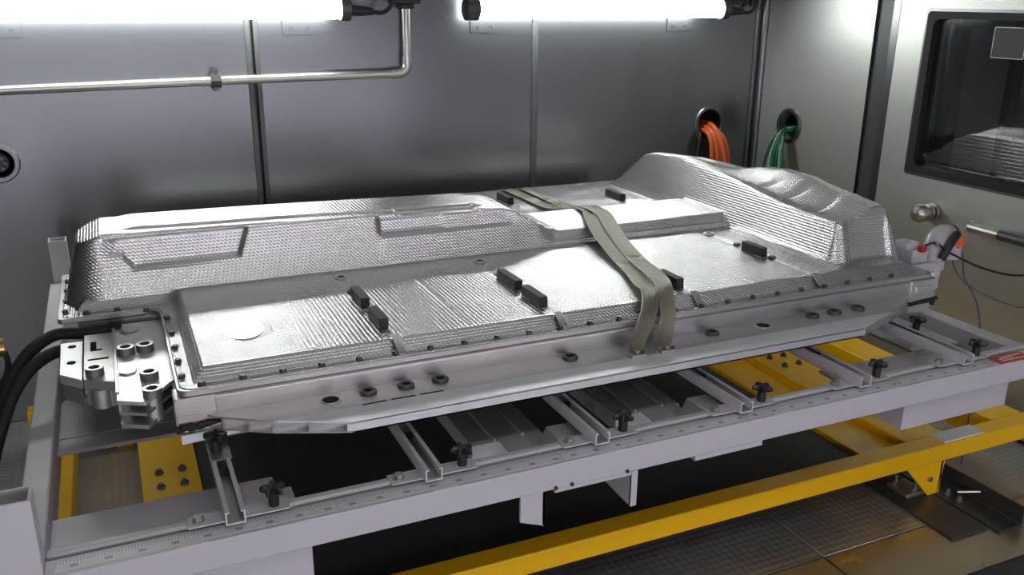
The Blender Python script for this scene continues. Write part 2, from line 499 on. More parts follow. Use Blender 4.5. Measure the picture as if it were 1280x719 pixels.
# ------------------------------------------------------------------ tube lamps
def tube_lamp(x0, x1, y, z, lens, label, group, wall_y, sgn):
    t = thing('tube_lamp', ((x0 + x1) / 2, y if wall_y is None else wall_y, z), label, 'lamp', group)
    obj('diffuser', MB().tube([(x0 + 0.012, y, z), (x1 - 0.012, y, z)], 0.034, 20), lens, t)
    for xe, d in ((x0, -1), (x1, 1)):
        c = obj('end_cap', MB().tube([(xe - d * 0.014, y, z), (xe + (0.018 if d > 0 else -0.03), y, z), (xe + (0.022 if d > 0 else -0.034), y, z)], [0.041, 0.041, 0.034], 20), 'dark_metal', t)
    obj('cable_gland', MB().tube([(x1 + 0.01, y, z - 0.006), (x1 + 0.05, y, z - 0.008), (x1 + 0.10, y, z - 0.01)], [0.016, 0.018, 0.012], 14), 'black', t)
    obj('lead', MB().tube(smooth_path([(x1 + 0.09, y, z - 0.01), (x1 + 0.14, y, z - 0.012), (x1 + 0.17, y, z + 0.03), (x1 + 0.16, y + sgn * 0.03, z + (0.085 if wall_y is None else 0.13))]), 0.007, 8), 'black', t)
    for xm in (x0 + 0.09, x1 - 0.13):
        if wall_y is None:
            obj('mounting_bracket', MB().box(xm - 0.02, xm + 0.02, y - 0.03, y + 0.03, z + 0.032, ZC), 'steel', t)
            continue
        b = obj('mounting_bracket', MB().box(xm - 0.06, xm + 0.06, wall_y - 0.003 * sgn - 0.003, wall_y - 0.003 * sgn + 0.003, z - 0.088, z + 0.03)
                .box(xm - 0.05, xm + 0.05, min(y, wall_y), max(y, wall_y), z + 0.034, z + 0.042), 'steel', t)
        for dx in (-0.03, 0.03):
            obj('screw', MB().cyl((xm + dx, wall_y - 0.004 * sgn, z - 0.066), (xm + dx, wall_y - 0.012 * sgn, z - 0.066), 0.0065, 8), 'dark_metal', b)
    return t
tube_lamp(-0.36, 0.768, 3.09, 1.607, 'lens_back', 'long glowing tube lamp on the back wall at left, above the conduit', 'tube lamps on the back wall', YW, 1)
tube_lamp(1.238, 2.325, 3.09, 1.607, 'lens_back', 'long glowing white tube lamp at the right on the back wall, above the orange cables', 'tube lamps on the back wall', YW, 1)
tube_lamp(-0.2, 0.92, 0.15, ZC - 0.09, 'fill_ceil', 'added fill tube lamp under the ceiling above the camera, left one', 'added fill lamps under the ceiling', None, 1)  # this one and the next are added fill, out of view
tube_lamp(1.2, 2.32, 0.15, ZC - 0.09, 'fill_ceil', 'added fill tube lamp under the ceiling above the camera, right one', 'added fill lamps under the ceiling', None, 1)

for lx, lb in ((-1.36, 'leftmost'), (-0.6, 'second from the left'), (0.2, 'middle'), (1.05, 'second from the right'), (1.95, 'rightmost')):  # added fill lamps, standing in for broad light from behind the camera
    t = thing('upright_fill_lamp', (lx, YF, 0.4), 'added upright fill lamp on the wall behind the camera, %s of five' % lb, 'lamp', 'added fill lamps on the front wall')
    obj('diffuser', MB().cyl((lx, YF + 0.1, 0.42), (lx, YF + 0.1, 1.38), 0.034, 20), 'fill_front', t)
    for z0, z1 in ((0.395, 0.43), (1.37, 1.405)):
        obj('end_cap', MB().cyl((lx, YF + 0.1, z0), (lx, YF + 0.1, z1), 0.038, 20), 'dark_metal', t)
    for zm in (0.6, 1.2):
        obj('mounting_bracket', MB().box(lx - 0.03, lx + 0.03, YF, YF + 0.066, zm - 0.02, zm + 0.02), 'steel', t)

# conduit
cd = thing('conduit', (1.0, YW, 1.38), 'thin steel conduit along the back wall below the left tube lamp, with an elbow', 'pipe')
yc_ = YW - 0.03
obj('pipe', MB().tube([(XL + 0.02, yc_, 1.352), (-0.3, yc_, 1.364), (0.35, yc_, 1.375), (0.96, yc_, 1.382)], 0.0155, 14), 'steel_bright', cd)
obj('elbow', MB().tube(smooth_path([(0.955, yc_, 1.382), (0.99, yc_, 1.386), (1.008, yc_, 1.404), (1.01, yc_, 1.44)], 5), 0.0185, 14), 'steel_bright', cd)
obj('pipe', MB().tube([(1.01, yc_, 1.43), (1.01, yc_, 1.76)], 0.0155, 14), 'steel_bright', cd)
cp = obj('coupling', MB().tube([(0.326, yc_, 1.375), (0.358, yc_, 1.375)], 0.024, 8).box(0.333, 0.351, yc_ - 0.008, yc_ + 0.03, 1.342, 1.412), 'dark_metal', cd)
obj('junction_box', MB().box(0.955, 1.055, YW - 0.07, YW, 1.622, 1.72).box(0.985, 1.035, YW - 0.055, YW - 0.005, 1.605, 1.622), 'black', cd, bevel=0.003)
jb = thing('junction_box', (2.53, YW, 1.63), 'small black junction box at the right end of the right tube lamp', 'junction box')
obj('housing', MB().box(2.46, 2.50, YW - 0.06, YW - 0.001, 1.625, 1.70), 'black', jb, bevel=0.003)
obj('gland', MB().cyl((2.48, YW - 0.03, 1.60), (2.48, YW - 0.03, 1.627), 0.009, 10), 'black', jb)
obj('cap', MB().cyl((2.535, YW - 0.03, 1.615), (2.535, YW - 0.03, 1.70), 0.013, 10), 'black', jb)

# ------------------------------------------------------------------ cables out of the wall ports
import random
random.seed(4)
oc = [(-0.034, 0.0, 0.010), (-0.018, 0.012, 0.011), (-0.002, 0.0, 0.012), (0.014, 0.01, 0.011), (0.030, -0.004, 0.011), (0.005, 0.024, 0.011)]
which = ['leftmost', 'second from the left', 'third from the left', 'fourth from the left', 'rightmost', 'middle rear']
for (dx, dz, r), wd in zip(oc, which):
    p = smooth_path([(2.382 + dx * 0.8, YW + 0.12, 1.10 + dz), (2.385 + dx * 0.9, YW + 0.02, 1.105 + dz), (2.39 + dx, YW - 0.045, 1.085 + dz * 0.6),
                     (2.40 + dx * 1.3, YW - 0.075 - dz * 0.6, 1.01), (2.415 + dx * 1.6, YW - 0.08 - dz, 0.85), (2.41 + dx * 1.7, YW - 0.075 - dz, 0.55), (2.40 + dx * 1.7, YW - 0.07 - dz, FLOOR + 0.012)], 5)
    tag(obj('orange_cable', MB().tube(p, r, 10), 'orange'), 'orange cable hanging from the back wall port, %s of the bundle' % wd, 'cable', 'orange cables from the back wall port')
tag(obj('grey_cable', MB().tube(smooth_path([(2.35, YW + 0.1, 1.11), (2.335, YW + 0.0, 1.10), (2.318, YW - 0.03, 1.06), (2.305, YW - 0.035, 0.95), (2.30, YW - 0.03, 0.7), (2.30, YW - 0.03, FLOOR + 0.006)], 5), 0.005, 8), 'rubber'),
    'thin black cable hanging just left of the orange cables', 'cable')
gc = [(-0.026, 0.0, 'green', 0.007), (-0.012, 0.01, 'green_pale', 0.0035), (0.0, -0.004, 'green', 0.009), (0.012, 0.008, 'green', 0.008), (0.020, -0.002, 'green_pale', 0.0035), (0.030, 0.004, 'green', 0.007)]
for i, (dy, dz, mt, r) in enumerate(gc):
    s_ = 0.05 * (i / 5 - 0.4)
    p = smooth_path([(XR + 0.12, 2.985 + dy * 0.6, 1.115 + dz), (XR + 0.01, 2.98 + dy * 0.8, 1.12 + dz), (XR - 0.05, 2.975 - dy * 0.6, 1.10 + dz),
                     (XR - 0.085 + s_ * 0.3, 2.965 - dy * 1.4, 1.02), (XR - 0.095 + s_ * 0.5, 2.955 - dy * 1.8, 0.88), (XR - 0.09 + s_ * 0.4, 2.95 - dy * 1.8, 0.6), (XR - 0.08 + s_ * 0.4, 2.95 - dy * 1.8, FLOOR + 0.01)], 5)
    kind = 'dark green' if mt == 'green' else 'thin pale green'
    pos = ['leftmost', 'second from the left', 'third from the left', 'third from the right', 'second from the right', 'rightmost'][5 - i]
    tag(obj('green_cable', MB().tube(p, r, 8), mt), '%s cable from the right wall port, %s of the bundle' % (kind, pos), 'cable', 'green cables from the right wall port')

# ------------------------------------------------------------------ yellow trolley
tr = thing('trolley', (1.1, 2.2, FLOOR), 'yellow painted steel trolley on the floor carrying the white test frame', 'trolley')
YT, YB_ = 0.42, 0.3645
obj('front_beam', MB().box(-0.34, 2.58, 1.587, 1.646, YB_, YT), 'yellow', tr, bevel=0.004)
obj('rear_beam', MB().box(-0.34, 2.58, 2.86, 2.92, YB_, YT), 'yellow', tr, bevel=0.004)
bolt_m = mesh_of('bolt', MB().prism(hexpoly(0.011), 0, 0.008).cyl((0, 0, 0.008), (0, 0, 0.014), 0.006, 8), 'dark_metal')
for (x0, x1, zt) in ((-0.235, -0.203, YT), (-0.038, 0.108, YT), (1.875, 2.018, YT - 0.03), (2.018, 2.175, YT - 0.004), (2.372, 2.505, YT)):
    c = obj('cross_beam', MB().box(x0, x1, 1.646, 2.86, YB_ - 0.03, zt), 'yellow', tr, bevel=0.003)
    if x1 - x0 > 0.14 and zt > 0.4:
        for by in (2.235, 2.315, 2.62, 2.70):
            for fx in (0.32, 0.72):
                inst('bolt', bolt_m, (x0 + (x1 - x0) * fx, by, zt), c)
obj('shade_sheet', MB().box(0.112, 1.872, 1.648, 2.858, YB_ - 0.01, YB_ + 0.012), 'mat_dark', tr)  # black sheet added to deepen the shade under the frame
foot_m = mesh_of('bolt', MB().prism(hexpoly(0.009), 0, 0.007).cyl((0, 0, 0.007), (0, 0, 0.018), 0.005, 8), 'grey_metal')
for (xa, xb2) in ((1.97, 2.122), (-0.2, -0.05)):
    for y0 in (1.590, 2.865):
        zf = FLOOR + 0.008 if xa > 1 else FLOOR
        b = obj('foot_bracket', MB().prism([(xa, YB_), (xb2, YB_), (xb2 - 0.012, zf), (xb2 - 0.05, zf)], y0, y0 + 0.008, 'y')
                .box(xb2 - 0.014, xb2 - 0.006, y0, y0 + 0.055, zf, YB_), 'yellow', tr)
        obj('bolt', MB().cyl((2.066 if xa > 1 else -0.1, y0 - 0.008, 0.315), (2.066 if xa > 1 else -0.1, y0, 0.315), 0.008, 8), 'grey_metal', b)
for x0 in (2.102,):
    fr = thing('floor_rail', (x0, 1.6, FLOOR), 'dark steel angle rail on the floor under the right end of the trolley', 'rail')
    obj('angle', MB().prism([(x0, FLOOR), (x0 + 0.092, FLOOR), (x0 + 0.092, FLOOR + 0.062), (x0 + 0.085, FLOOR + 0.062), (x0 + 0.085, FLOOR + 0.007), (x0, FLOOR + 0.007)], 1.372, 3.05, 'x')
        if False else MB().loft([[(x, y, z) for x, z in ((x0, FLOOR), (x0 + 0.092, FLOOR), (x0 + 0.092, FLOOR + 0.062), (x0 + 0.085, FLOOR + 0.062), (x0 + 0.085, FLOOR + 0.007), (x0, FLOOR + 0.007))] for y in (1.372, 3.05)]), 'dark_metal', fr, bevel=0.001)
    for by in (1.56, 1.60):
        inst('bolt', foot_m, (x0 + 0.03, by - 0.03, FLOOR + 0.007), fr)
    obj('locking_pin', MB().cyl((x0 + 0.045, 1.552, FLOOR + 0.022), (x0 + 0.088, 1.51, FLOOR + 0.036), 0.004, 8), 'steel_bright', fr)
fa = thing('floor_anchor', (2.02, 1.66, FLOOR), 'flat dark anchor plate with two studs on the floor left of the angle rail', 'anchor plate')
obj('plate', MB().box(1.955, 2.095, 1.40, 2.2, FLOOR, FLOOR + 0.006), 'dark_metal', fa, bevel=0.001)
obj('clamp', MB().box(2.00, 2.075, 1.60, 1.68, FLOOR + 0.006, FLOOR + 0.018), 'grey_metal', fa, bevel=0.002)
for xx, yy in ((2.02, 1.665), (2.045, 1.615)):
    obj('stud', MB().prism(hexpoly(0.009, 6, 0, (xx, yy)), FLOOR + 0.018, FLOOR + 0.026).cyl((xx, yy, FLOOR + 0.026), (xx, yy, FLOOR + 0.05), 0.005, 8), 'steel_bright', fa)

# ------------------------------------------------------------------ white test frame
FX0, FX1, FY0, FY1, FT, FB = -0.226, 2.10, 1.336, 3.0, 0.80, 0.746
tf = thing('test_frame', (1.0, 2.2, FLOOR), 'white painted steel test frame with ruler edge carrying the silver battery pack', 'frame')
obj('front_beam', MB().box(FX0 + 0.05, FX1, FY0, 1.384, FB, FT).box(FX0 + 0.05, FX1, 1.384, 1.393, FB, 0.787), 'white', tf, bevel=0.002)
obj('slot_lip', MB().box(FX0 + 0.05, FX1, 1.393, 1.413, FB, 0.804), 'white', tf, bevel=0.005, seg=3)
obj('rear_beam', MB().box(FX0 + 0.05, FX1 - 0.05, FY1 - 0.06, FY1, FB, FT), 'white', tf, bevel=0.003)
obj('side_beam', MB().box(FX0, FX0 + 0.048, 1.398, FY1 - 0.052, FB - 0.02, FT), 'white', tf, bevel=0.004)
obj('side_beam', MB().box(FX1 - 0.048, FX1, 1.413, FY1 - 0.052, FB - 0.02, FT), 'white', tf, bevel=0.004)
def post(x0, y0, w, d, zt):
    t = 0.004
    mb = ring_plate([(x0, y0), (x0 + w, y0), (x0 + w, y0 + d), (x0, y0 + d)], [(x0 + t, y0 + t), (x0 + w - t, y0 + t), (x0 + w - t, y0 + d - t), (x0 + t, y0 + d - t)], FLOOR, zt)
    mb.v = [(y, z, x) for x, y, z in mb.v]       # ring_plate builds along x; stand it up
    return mb
for (px, py, zt) in ((FX0 - 0.05, FY0 + 0.012, 0.93), (FX0 + 0.012, FY1 - 0.05, 0.93), (FX1 - 0.05, FY1 - 0.05, 0.93)):
    wv = 0.1 if (px < -0.25) else 0.05
    obj('corner_post', post(px, py, wv, 0.05, zt), 'white', tf)
for (a, b) in ((-0.16, 0.28), (0.285, 0.72), (0.725, 1.16), (1.165, 1.60), (1.605, 1.89)):
    obj('ruler_tape', MB().box(a, b, 1.3455, 1.374, FT, FT + 0.0006), 'ruler', tf, loc=((a + b) / 2, 1.36, FT))
for xx in (0.02, 0.455, 0.80, 1.23, 1.55):
    obj('white_label', MB().box(xx, xx + 0.045, 1.3365, 1.3445, FT, FT + 0.0006), 'white_label', tf)
rl = obj('red_label', MB().box(1.925, 2.04, 1.340, 1.382, FT, FT + 0.0006), 'red_label', tf)
obj('label_print', MB().box(1.945, 2.025, 1.350, 1.354, FT + 0.0006, FT + 0.0009).box(1.945, 1.995, 1.359, 1.363, FT + 0.0006, FT + 0.0009).box(1.96, 2.03, 1.368, 1.372, FT + 0.0006, FT + 0.0009), 'white_label', rl)
# pressed panels, cross members
for (a, b, c, d) in ((-0.178, 0.205, 1.425, 1.578), (1.555, 1.872, 1.425, 1.558), (-0.178, 0.125, 1.843, 1.902), (-0.178, 0.125, 1.908, 2.10), (1.878, 2.05, 1.56, 1.95)):
    obj('cover_panel', MB().box(a, b, c, d, 0.752, 0.760), 'white', tf, bevel=0.001)
for (a, b) in ((0.628, 0.795), (0.985, 1.16)):
    c = obj('cross_member', MB().box(a, b, 1.59, 2.94, 0.69, 0.728).box(a + 0.05, a + 0.056, 1.59, 2.94, 0.728, 0.736).box(b - 0.05, b - 0.044, 1.59, 2.94, 0.728, 0.736), 'white', tf, bevel=0.001)
    obj('tab_plate', MB().box(a + 0.055, a + 0.15, 1.42, 1.57, 0.738, 0.742), 'white', tf)
    obj('end_block', MB().prism([(a + 0.115, 0.742), (a + 0.137, 0.785), (a + 0.19, 0.785), (a + 0.19, 0.742)], 1.425, 1.512, 'y'), 'white', tf, bevel=0.002)
# boxes and brackets below the front beam
for (a, b) in ((-0.17, 0.235), (1.642, 2.0)):
    fk = ring_plate([(a, 0.668), (b, 0.668), (b, FB), (a, FB)], [(a + 0.004, 0.672), (b - 0.004, 0.672), (b - 0.004, FB - 0.004), (a + 0.004, FB - 0.004)], 1.362, 1.55)
    fk.v = [(y, x, z) for x, y, z in fk.v]           # ring_plate runs along x: let it run along y
    fk.box(a + 0.004, b - 0.004, 1.363, 1.367, 0.67, FB - 0.002)
    obj('fork_pocket', fk, 'white', tf)
obj('pad_plate', MB().box(2.11, 2.27, 1.592, 1.642, YT, YT + 0.006), 'white_label', tr)
for (lx, ly) in ((2.05, 2.45), (2.05, 2.78)):
    obj('leg', MB().box(lx, lx + 0.05, ly, ly + 0.055, YT - 0.0035, FB - 0.02), 'white', tf, bevel=0.002)
obj('hanging_bracket', MB().prism([(0.628, FB), (0.628, 0.688), (0.680, 0.668), (0.680, FB)], 1.340, 1.346, 'y').prism([(1.340, FB), (1.340, 0.668), (1.40, 0.69), (1.40, FB)], 0.675, 0.680, 'x'), 'white', tf)
obj('hanging_bracket', MB().prism([(1.338, FB), (1.338, 0.665), (1.52, 0.672), (1.52, FB)], 0.872, 0.880, 'x').box(0.872, 0.886, 1.336, 1.342, 0.665, FB), 'white', tf)
obj('beam_shim', MB().box(1.026, 1.2, 1.338, 1.40, FB - 0.012, FB), 'white', tf)
obj('beam_shim', MB().box(0.70, 0.872, 1.338, 1.40, FB - 0.009, FB), 'white', tf)
for xx in (0.70, 0.735, 0.86):
    obj('bolt', MB().cyl((xx, 1.337, FB + 0.004), (xx, 1.332, FB + 0.004), 0.004, 8), 'dark_metal', tf)

# ------------------------------------------------------------------ sliding support rails (a channel, a plate, star knob, bolt)
def star_knob_mesh():
    prof = []
    for k in range(40):
        q = 2 * math.pi * k / 40
        r = 0.0155 + 0.0075 * math.cos(5 * q)
        prof.append((r * math.cos(q), r * math.sin(q)))
    mb = MB()
    mb.loft([[(x * s, y * s, z) for x, y in prof] for s, z in ((0.7, 0.024), (1.0, 0.027), (1.0, 0.034), (0.8, 0.038))])
    mb.cyl((0, 0, 0.0), (0, 0, 0.026), 0.0095, 14)
    return mb
knob_m = mesh_of('star_knob', star_knob_mesh(), 'black')
washer_bolt_m = mesh_of('bolt', MB().cyl((0, 0, 0), (0, 0, 0.002), 0.011, 14).prism(hexpoly(0.009), 0.002, 0.009), 'grey_metal')
def channel_mb(x, y0, y1):
    pr = [(-0.0165, 0.807), (0.0165, 0.807), (0.0165, 0.832), (0.009, 0.832), (0.009, 0.829), (0.0135, 0.829), (0.0135, 0.81), (-0.0135, 0.81), (-0.0135, 0.829), (-0.009, 0.829), (-0.009, 0.832), (-0.0165, 0.832)]
    return MB().loft([[(x + a, y, z) for a, z in pr] for y in (y0, y1)])
RX = [0.113, 0.463, 0.815, 1.168, 1.505, 1.835]
def support_rail(x):
    t = thing('support_rail', (x, 1.40, FT), '', 'rail', 'sliding support rails under the battery pack')
    obj('slider_plate', MB().box(x - 0.075, x + 0.093, 1.377, 1.414, 0.8045, 0.8075), 'white', t, bevel=0.001)
    obj('channel', channel_mb(x, 1.36, 2.93), 'grey_metal' if False else 'white', t)
    obj('channel_floor', MB().box(x - 0.013, x + 0.013, 1.362, 2.92, 0.8101, 0.8112), 'grey_metal', t)
    obj('stop_block', MB().box(x - 0.012, x + 0.012, 1.522, 1.60, 0.8112, 0.8295), 'black', t)
    for yb3 in (1.70, 2.30, 2.85):
        obj('support_pad', MB().box(x - 0.014, x + 0.014, yb3 - 0.03, yb3 + 0.03, 0.832, 0.842), 'rubber', t)
    inst('bolt', washer_bolt_m, (x - 0.057, 1.396, 0.8075), t)
    inst('star_knob', knob_m, (x + 0.068, 1.396, 0.8075), t, 0.3)
    obj('rear_plate', MB().box(x - 0.075, x + 0.093, 2.94, 2.98, 0.80, 0.807), 'white', t)
    return t
r0 = support_rail(RX[0])
RLAB = ['leftmost white channel support rail, its knob over a white panel',
        'second white channel support rail from the left end of the test frame',
        'third white channel support rail from the left, above the left hanging bracket',
        'third white channel support rail from the right end of the frame',
        'second white channel support rail from the right end, left of the pale panel',
        'rightmost white channel support rail, beside the red label']
r0['label'] = RLAB[0]
rails = [r0]
for x, lb in zip(RX[1:], RLAB[1:]):
    c = copy_tree(r0, (x - RX[0], 0, 0))
    c['label'] = lb
    rails.append(c)
inst('star_knob', knob_m, (RX[0] - 0.004, 1.585, 0.832), r0, 0.1)
obj('end_piece', MB().box(RX[0] - 0.016, RX[0] + 0.02, 1.55, 1.63, 0.8296, 0.8325), 'grey_metal', r0)
inst('star_knob', knob_m, (RX[5] + 0.055, 1.571, 0.812), rails[5], 0.5)
obj('knob_plate', MB().box(RX[5] + 0.0165, RX[5] + 0.08, 1.54, 1.61, 0.806, 0.812), 'white', rails[5])

# ------------------------------------------------------------------ battery pack
PK = thing('battery_pack', (0.9, 2.3, 0.842), 'large silver battery pack in embossed aluminium on the white test frame', 'battery pack')
tray = MB().prism([(0.075, 1.66), (1.93, 1.66), (1.93, 2.94), (0.075, 2.94), (0.075, 2.5), (-0.12, 2.5), (-0.12, 2.12), (0.075, 2.12)], 0.842, 0.938)
obj('tray', tray, 'alu_cast', PK)
# side wall and front rail (hollow extrusion with cut ends)
obj('side_wall', MB().prism([(1.605, 0.902), (1.605, 0.936), (1.612, 0.9395), (1.665, 0.9395), (1.665, 0.845), (1.612, 0.845)], 0.118, 1.90, 'x'), 'alu', PK, bevel=0.002)
def cut_l(y):
    return float(np.interp(y, [1.476, 1.535, 1.60], [0.345, 0.20, 0.10]))
def cut_r(y):
    return float(np.interp(y, [1.476, 1.55, 1.61], [1.60, 1.80, 1.90]))
def slab(y0, y1, z00, z01, z10, z11, k=5):
    ring = []
    for i in range(k + 1):
        t = i / k
        y = y0 + (y1 - y0) * t
        ring.append(((cut_l(y), y, z00 + (z10 - z00) * t), (cut_l(y), y, z01 + (z11 - z01) * t),
                     (cut_r(y), y, z01 + (z11 - z01) * t), (cut_r(y), y, z00 + (z10 - z00) * t)))
    return MB().loft(ring)
ZR = 0.901
rail = MB()
s_ = slab(1.528, 1.608, ZR - 0.004, ZR, ZR - 0.004, ZR); rail.add(s_.v, s_.f)
s_ = slab(1.476, 1.608, 0.874, 0.877, 0.874, 0.877); rail.add(s_.v, s_.f)
for yw_ in (1.503, 1.528, 1.553, 1.580, 1.604):
    s_ = slab(yw_, yw_ + 0.004, 0.877, ZR - 0.004, 0.877, ZR - 0.004, 1); rail.add(s_.v, s_.f)
obj('side_rail', rail, 'alu', PK)
e_ = slab(1.476, 1.528, 0.893, 0.8975, ZR - 0.004, ZR)
f_ = slab(1.476, 1.480, 0.874, 0.895, 0.874, 0.895, 1)
e_.add(f_.v, f_.f)
obj('rail_edge', e_, 'alu_bright', PK)
bush_m = mesh_of('bushing', MB().lathe((0, 0, 0), (0, 0, 1), [(0.0085, -0.002), (0.0085, 0.0045), (0.0095, 0.0065), (0.0155, 0.0065), (0.0175, 0.004), (0.0175, 0)], 24), 'dark_metal')
hole_m = mesh_of('hole', MB().lathe((0, 0, 0), (0, 0, 1), [(0.001, 0.0006), (0.0175, 0.0006), (0.0185, 0.0)], 24), 'void')
small_hole_m = mesh_of('hole', MB().lathe((0, 0, 0), (0, 0, 1), [(0.001, 0.0009), (0.0085, 0.0009), (0.0085, 0.0)], 16), 'void')
ring_m = mesh_of('hole_rim', MB().lathe((0, 0, 0), (0, 0, 1), [(0.0165, 0.0005), (0.0165, 0.002), (0.0195, 0.002), (0.0205, 0.0)], 24), 'alu')
for x in (0.404, 0.482, 0.555, 0.855, 1.231, 1.532, 1.603, 1.680):
    b = inst('bushing', bush_m, (x, 1.580, ZR), PK)
    inst('hole', small_hole_m, (x, 1.580, ZR), b)
for x in (0.327, 1.376):
    b = inst('hole', hole_m, (x, 1.574, ZR), PK)
    inst('hole_rim', ring_m, (x, 1.574, ZR), b)
for a in (0.378, 0.437, 0.496):
    obj('slit', MB().box(a, a + 0.048, 1.5285, 1.5325, ZR, ZR + 0.0006), 'void', PK)
# flange plate with bolts
def arc(cx, cy, r, a0, a1, n=8):
    return [(cx + r * math.cos(math.radians(a0 + (a1 - a0) * k / n)), cy + r * math.sin(math.radians(a0 + (a1 - a0) * k / n))) for k in range(n + 1)]
fp = []
fp += arc(0.076, 1.632, 0.022, 180, 270) + arc(1.955, 1.630, 0.02, 270, 360) + arc(1.955, 2.97, 0.02, 0, 90) + arc(0.076, 2.97, 0.022, 90, 180)
fp += arc(0.014, 2.53, 0.04, 0, -90) + arc(-0.148, 2.478, 0.012, 90, 180) + arc(-0.148, 2.132, 0.012, 180, 270) + arc(0.014, 2.08, 0.04, 90, 0)
obj('flange', MB().prism(fp, 0.940, 0.9515), 'alu', PK, bevel=0.001, seg=1)
fb_m = mesh_of('bolt', MB().cyl((0, 0, 0), (0, 0, 0.0015), 0.0075, 12).prism(hexpoly(0.0062), 0.0015, 0.006), 'dark_metal')
bl = [(0.099 + 0.0755 * k, 1.628) for k in range(24)]
bl += [(-0.154 + 0.01, y) for y in (2.408, 2.325, 2.241, 2.162)] + [(-0.100, 2.134), (-0.035, 2.131), (0.026, 2.100), (0.066, 2.03), (0.068, 1.925), (0.068, 1.837), (0.068, 1.758), (0.068, 1.677)]
bl += [(1.96, y) for y in (1.72, 1.84, 1.96, 2.1, 2.3, 2.5, 2.7)]
for (x, y) in bl:
    inst('bolt', fb_m, (x, y, 0.9545), PK)

# embossed cover: one stamped sheet as a height field
def S(t):
    t = np.clip(t, 0, 1)
    return t * t * (3 - 2 * t)
def smin(a, b, k):
    h = np.clip(0.5 + 0.5 * (b - a) / k, 0, 1)
    return b * (1 - h) + a * h - k * h * (1 - h)
def smax(a, b, k):
    return -smin(-a, -b, k)
def inside(x, y, x0, x1, y0, y1, r):
    qx = np.abs(x - (x0 + x1) / 2) - (x1 - x0) / 2 + r
    qy = np.abs(y - (y0 + y1) / 2) - (y1 - y0) / 2 + r
    return r - np.hypot(np.maximum(qx, 0), np.maximum(qy, 0)) - np.minimum(np.maximum(qx, qy), 0)
def axis_pts(segs):
    out = []
    for a, b, st in segs:
        n = max(1, int(round((b - a) / st)))
        out += list(a + (b - a) * np.arange(n) / n)
    return np.array(out + [segs[-1][1]])
gx = axis_pts([(-0.152, 0.11, 0.003), (0.11, 0.25, 0.005), (0.25, 0.29, 0.0025), (0.29, 1.68, 0.005), (1.68, 1.80, 0.0025), (1.80, 1.92, 0.005), (1.92, 1.973, 0.0025)])
gy = axis_pts([(1.612, 1.80, 0.003), (1.80, 2.10, 0.006), (2.10, 2.16, 0.003), (2.16, 2.25, 0.0016), (2.25, 2.38, 0.005), (2.38, 2.45, 0.003), (2.45, 2.99, 0.007)])
X, Y = np.meshgrid(gx, gy, indexing='xy')
YC = 2.30
d = smax(inside(X, Y, -0.152, 1.973, 2.122, 2.478, 0.02), inside(X, Y, 0.056, 1.973, 1.612, 2.99, 0.03), 0.035)
Z = 0.953 + 0.0225 * S((d - 0.024) / 0.032)
deckmask = S((d - 0.05) / 0.02)
# grooves under the foam blocks, pressed discs, shallow buckles of the deck
for xg in (0.482, 0.857, 1.226, 1.597):
    Z -= 0.0025 * np.exp(-((X - xg) / 0.011) ** 2) * deckmask
    band = S((d - 0.02) / 0.01) * (1 - S((d - 0.05) / 0.02))
    Z -= 0.005 * np.exp(-((X - xg - 0.004) / 0.008) ** 2) * band * (Y < 1.8)
for xg in (0.655, 1.04, 1.41):
    Z -= 0.0012 * np.exp(-((X - xg) / 0.004) ** 2) * deckmask * (Y < 2.1)
Z += 0.0016 * S((0.062 - np.hypot(X - 0.205, Y - 1.83)) / 0.006)
Z += 0.0016 * S((0.11 - np.hypot(X - 1.12, (Y - 1.93) * 1.1)) / 0.02)
Z += deckmask * (0.0007 * np.sin(23 * X + 3 * np.sin(17 * Y)) + 0.0006 * np.sin(31 * Y + 2.2 * np.sin(13 * X)))
# spine
H = np.interp(X, [-0.2, -0.13, -0.05, 0.3, 0.6, 0.90, 0.965, 1.0, 1.05, 1.10, 1.14, 2.0], [1.06, 1.086, 1.117, 1.111, 1.104, 1.095, 1.091, 1.083, 1.054, 1.026, 1.014, 1.0145])
yfront = 2.168
di = inside(X, Y, -0.140, 1.78, yfront, 2.432, 0.085)
ramp_n = np.interp(di, [-0.01, 0.0, 0.012, 0.034, 0.05, 0.2], [0.93, 0.972, 1.02, 1.10, 1.145, 1.5])
front = (Y < 2.3)
ramp = ramp_n
pm2 = S((X - 0.60) / 0.02) * S((1.02 - X) / 0.05) * front         # ledge along the right half of the face
ramp_l = np.interp(di, [-0.01, 0.0, 0.012, 0.018, 0.030, 0.044, 0.06, 0.2], [0.93, 0.972, 1.035, 1.047, 1.053, 1.094, 1.15, 1.5])
ramp = ramp * (1 - pm2) + ramp_l * pm2
low = S((X - 1.06) / 0.06) * front                                 # crease in the low part
ramp_c = np.interp(di, [-0.01, 0.0, 0.006, 0.013, 0.026, 0.04, 0.2], [0.93, 0.972, 0.990, 0.993, 1.012, 1.04, 1.4])
ramp = ramp * (1 - low) + ramp_c * low
top = H + 0.006 * S((Y - 2.238) / 0.006) * S((X + 0.02) / 0.05) * S((0.93 - X) / 0.02) \
    - 0.010 * S((X - 0.66) / 0.012) * S((0.90 - X) / 0.012) * S((2.262 - Y) / 0.006) * 0.8
top = top + 0.004 * S((0.035 - X) / 0.01) * S((2.30 - Y) / 0.03) * 0
sp = smin(ramp, top, 0.010)
Z = np.maximum(Z, np.where(di > -0.01, sp, 0))
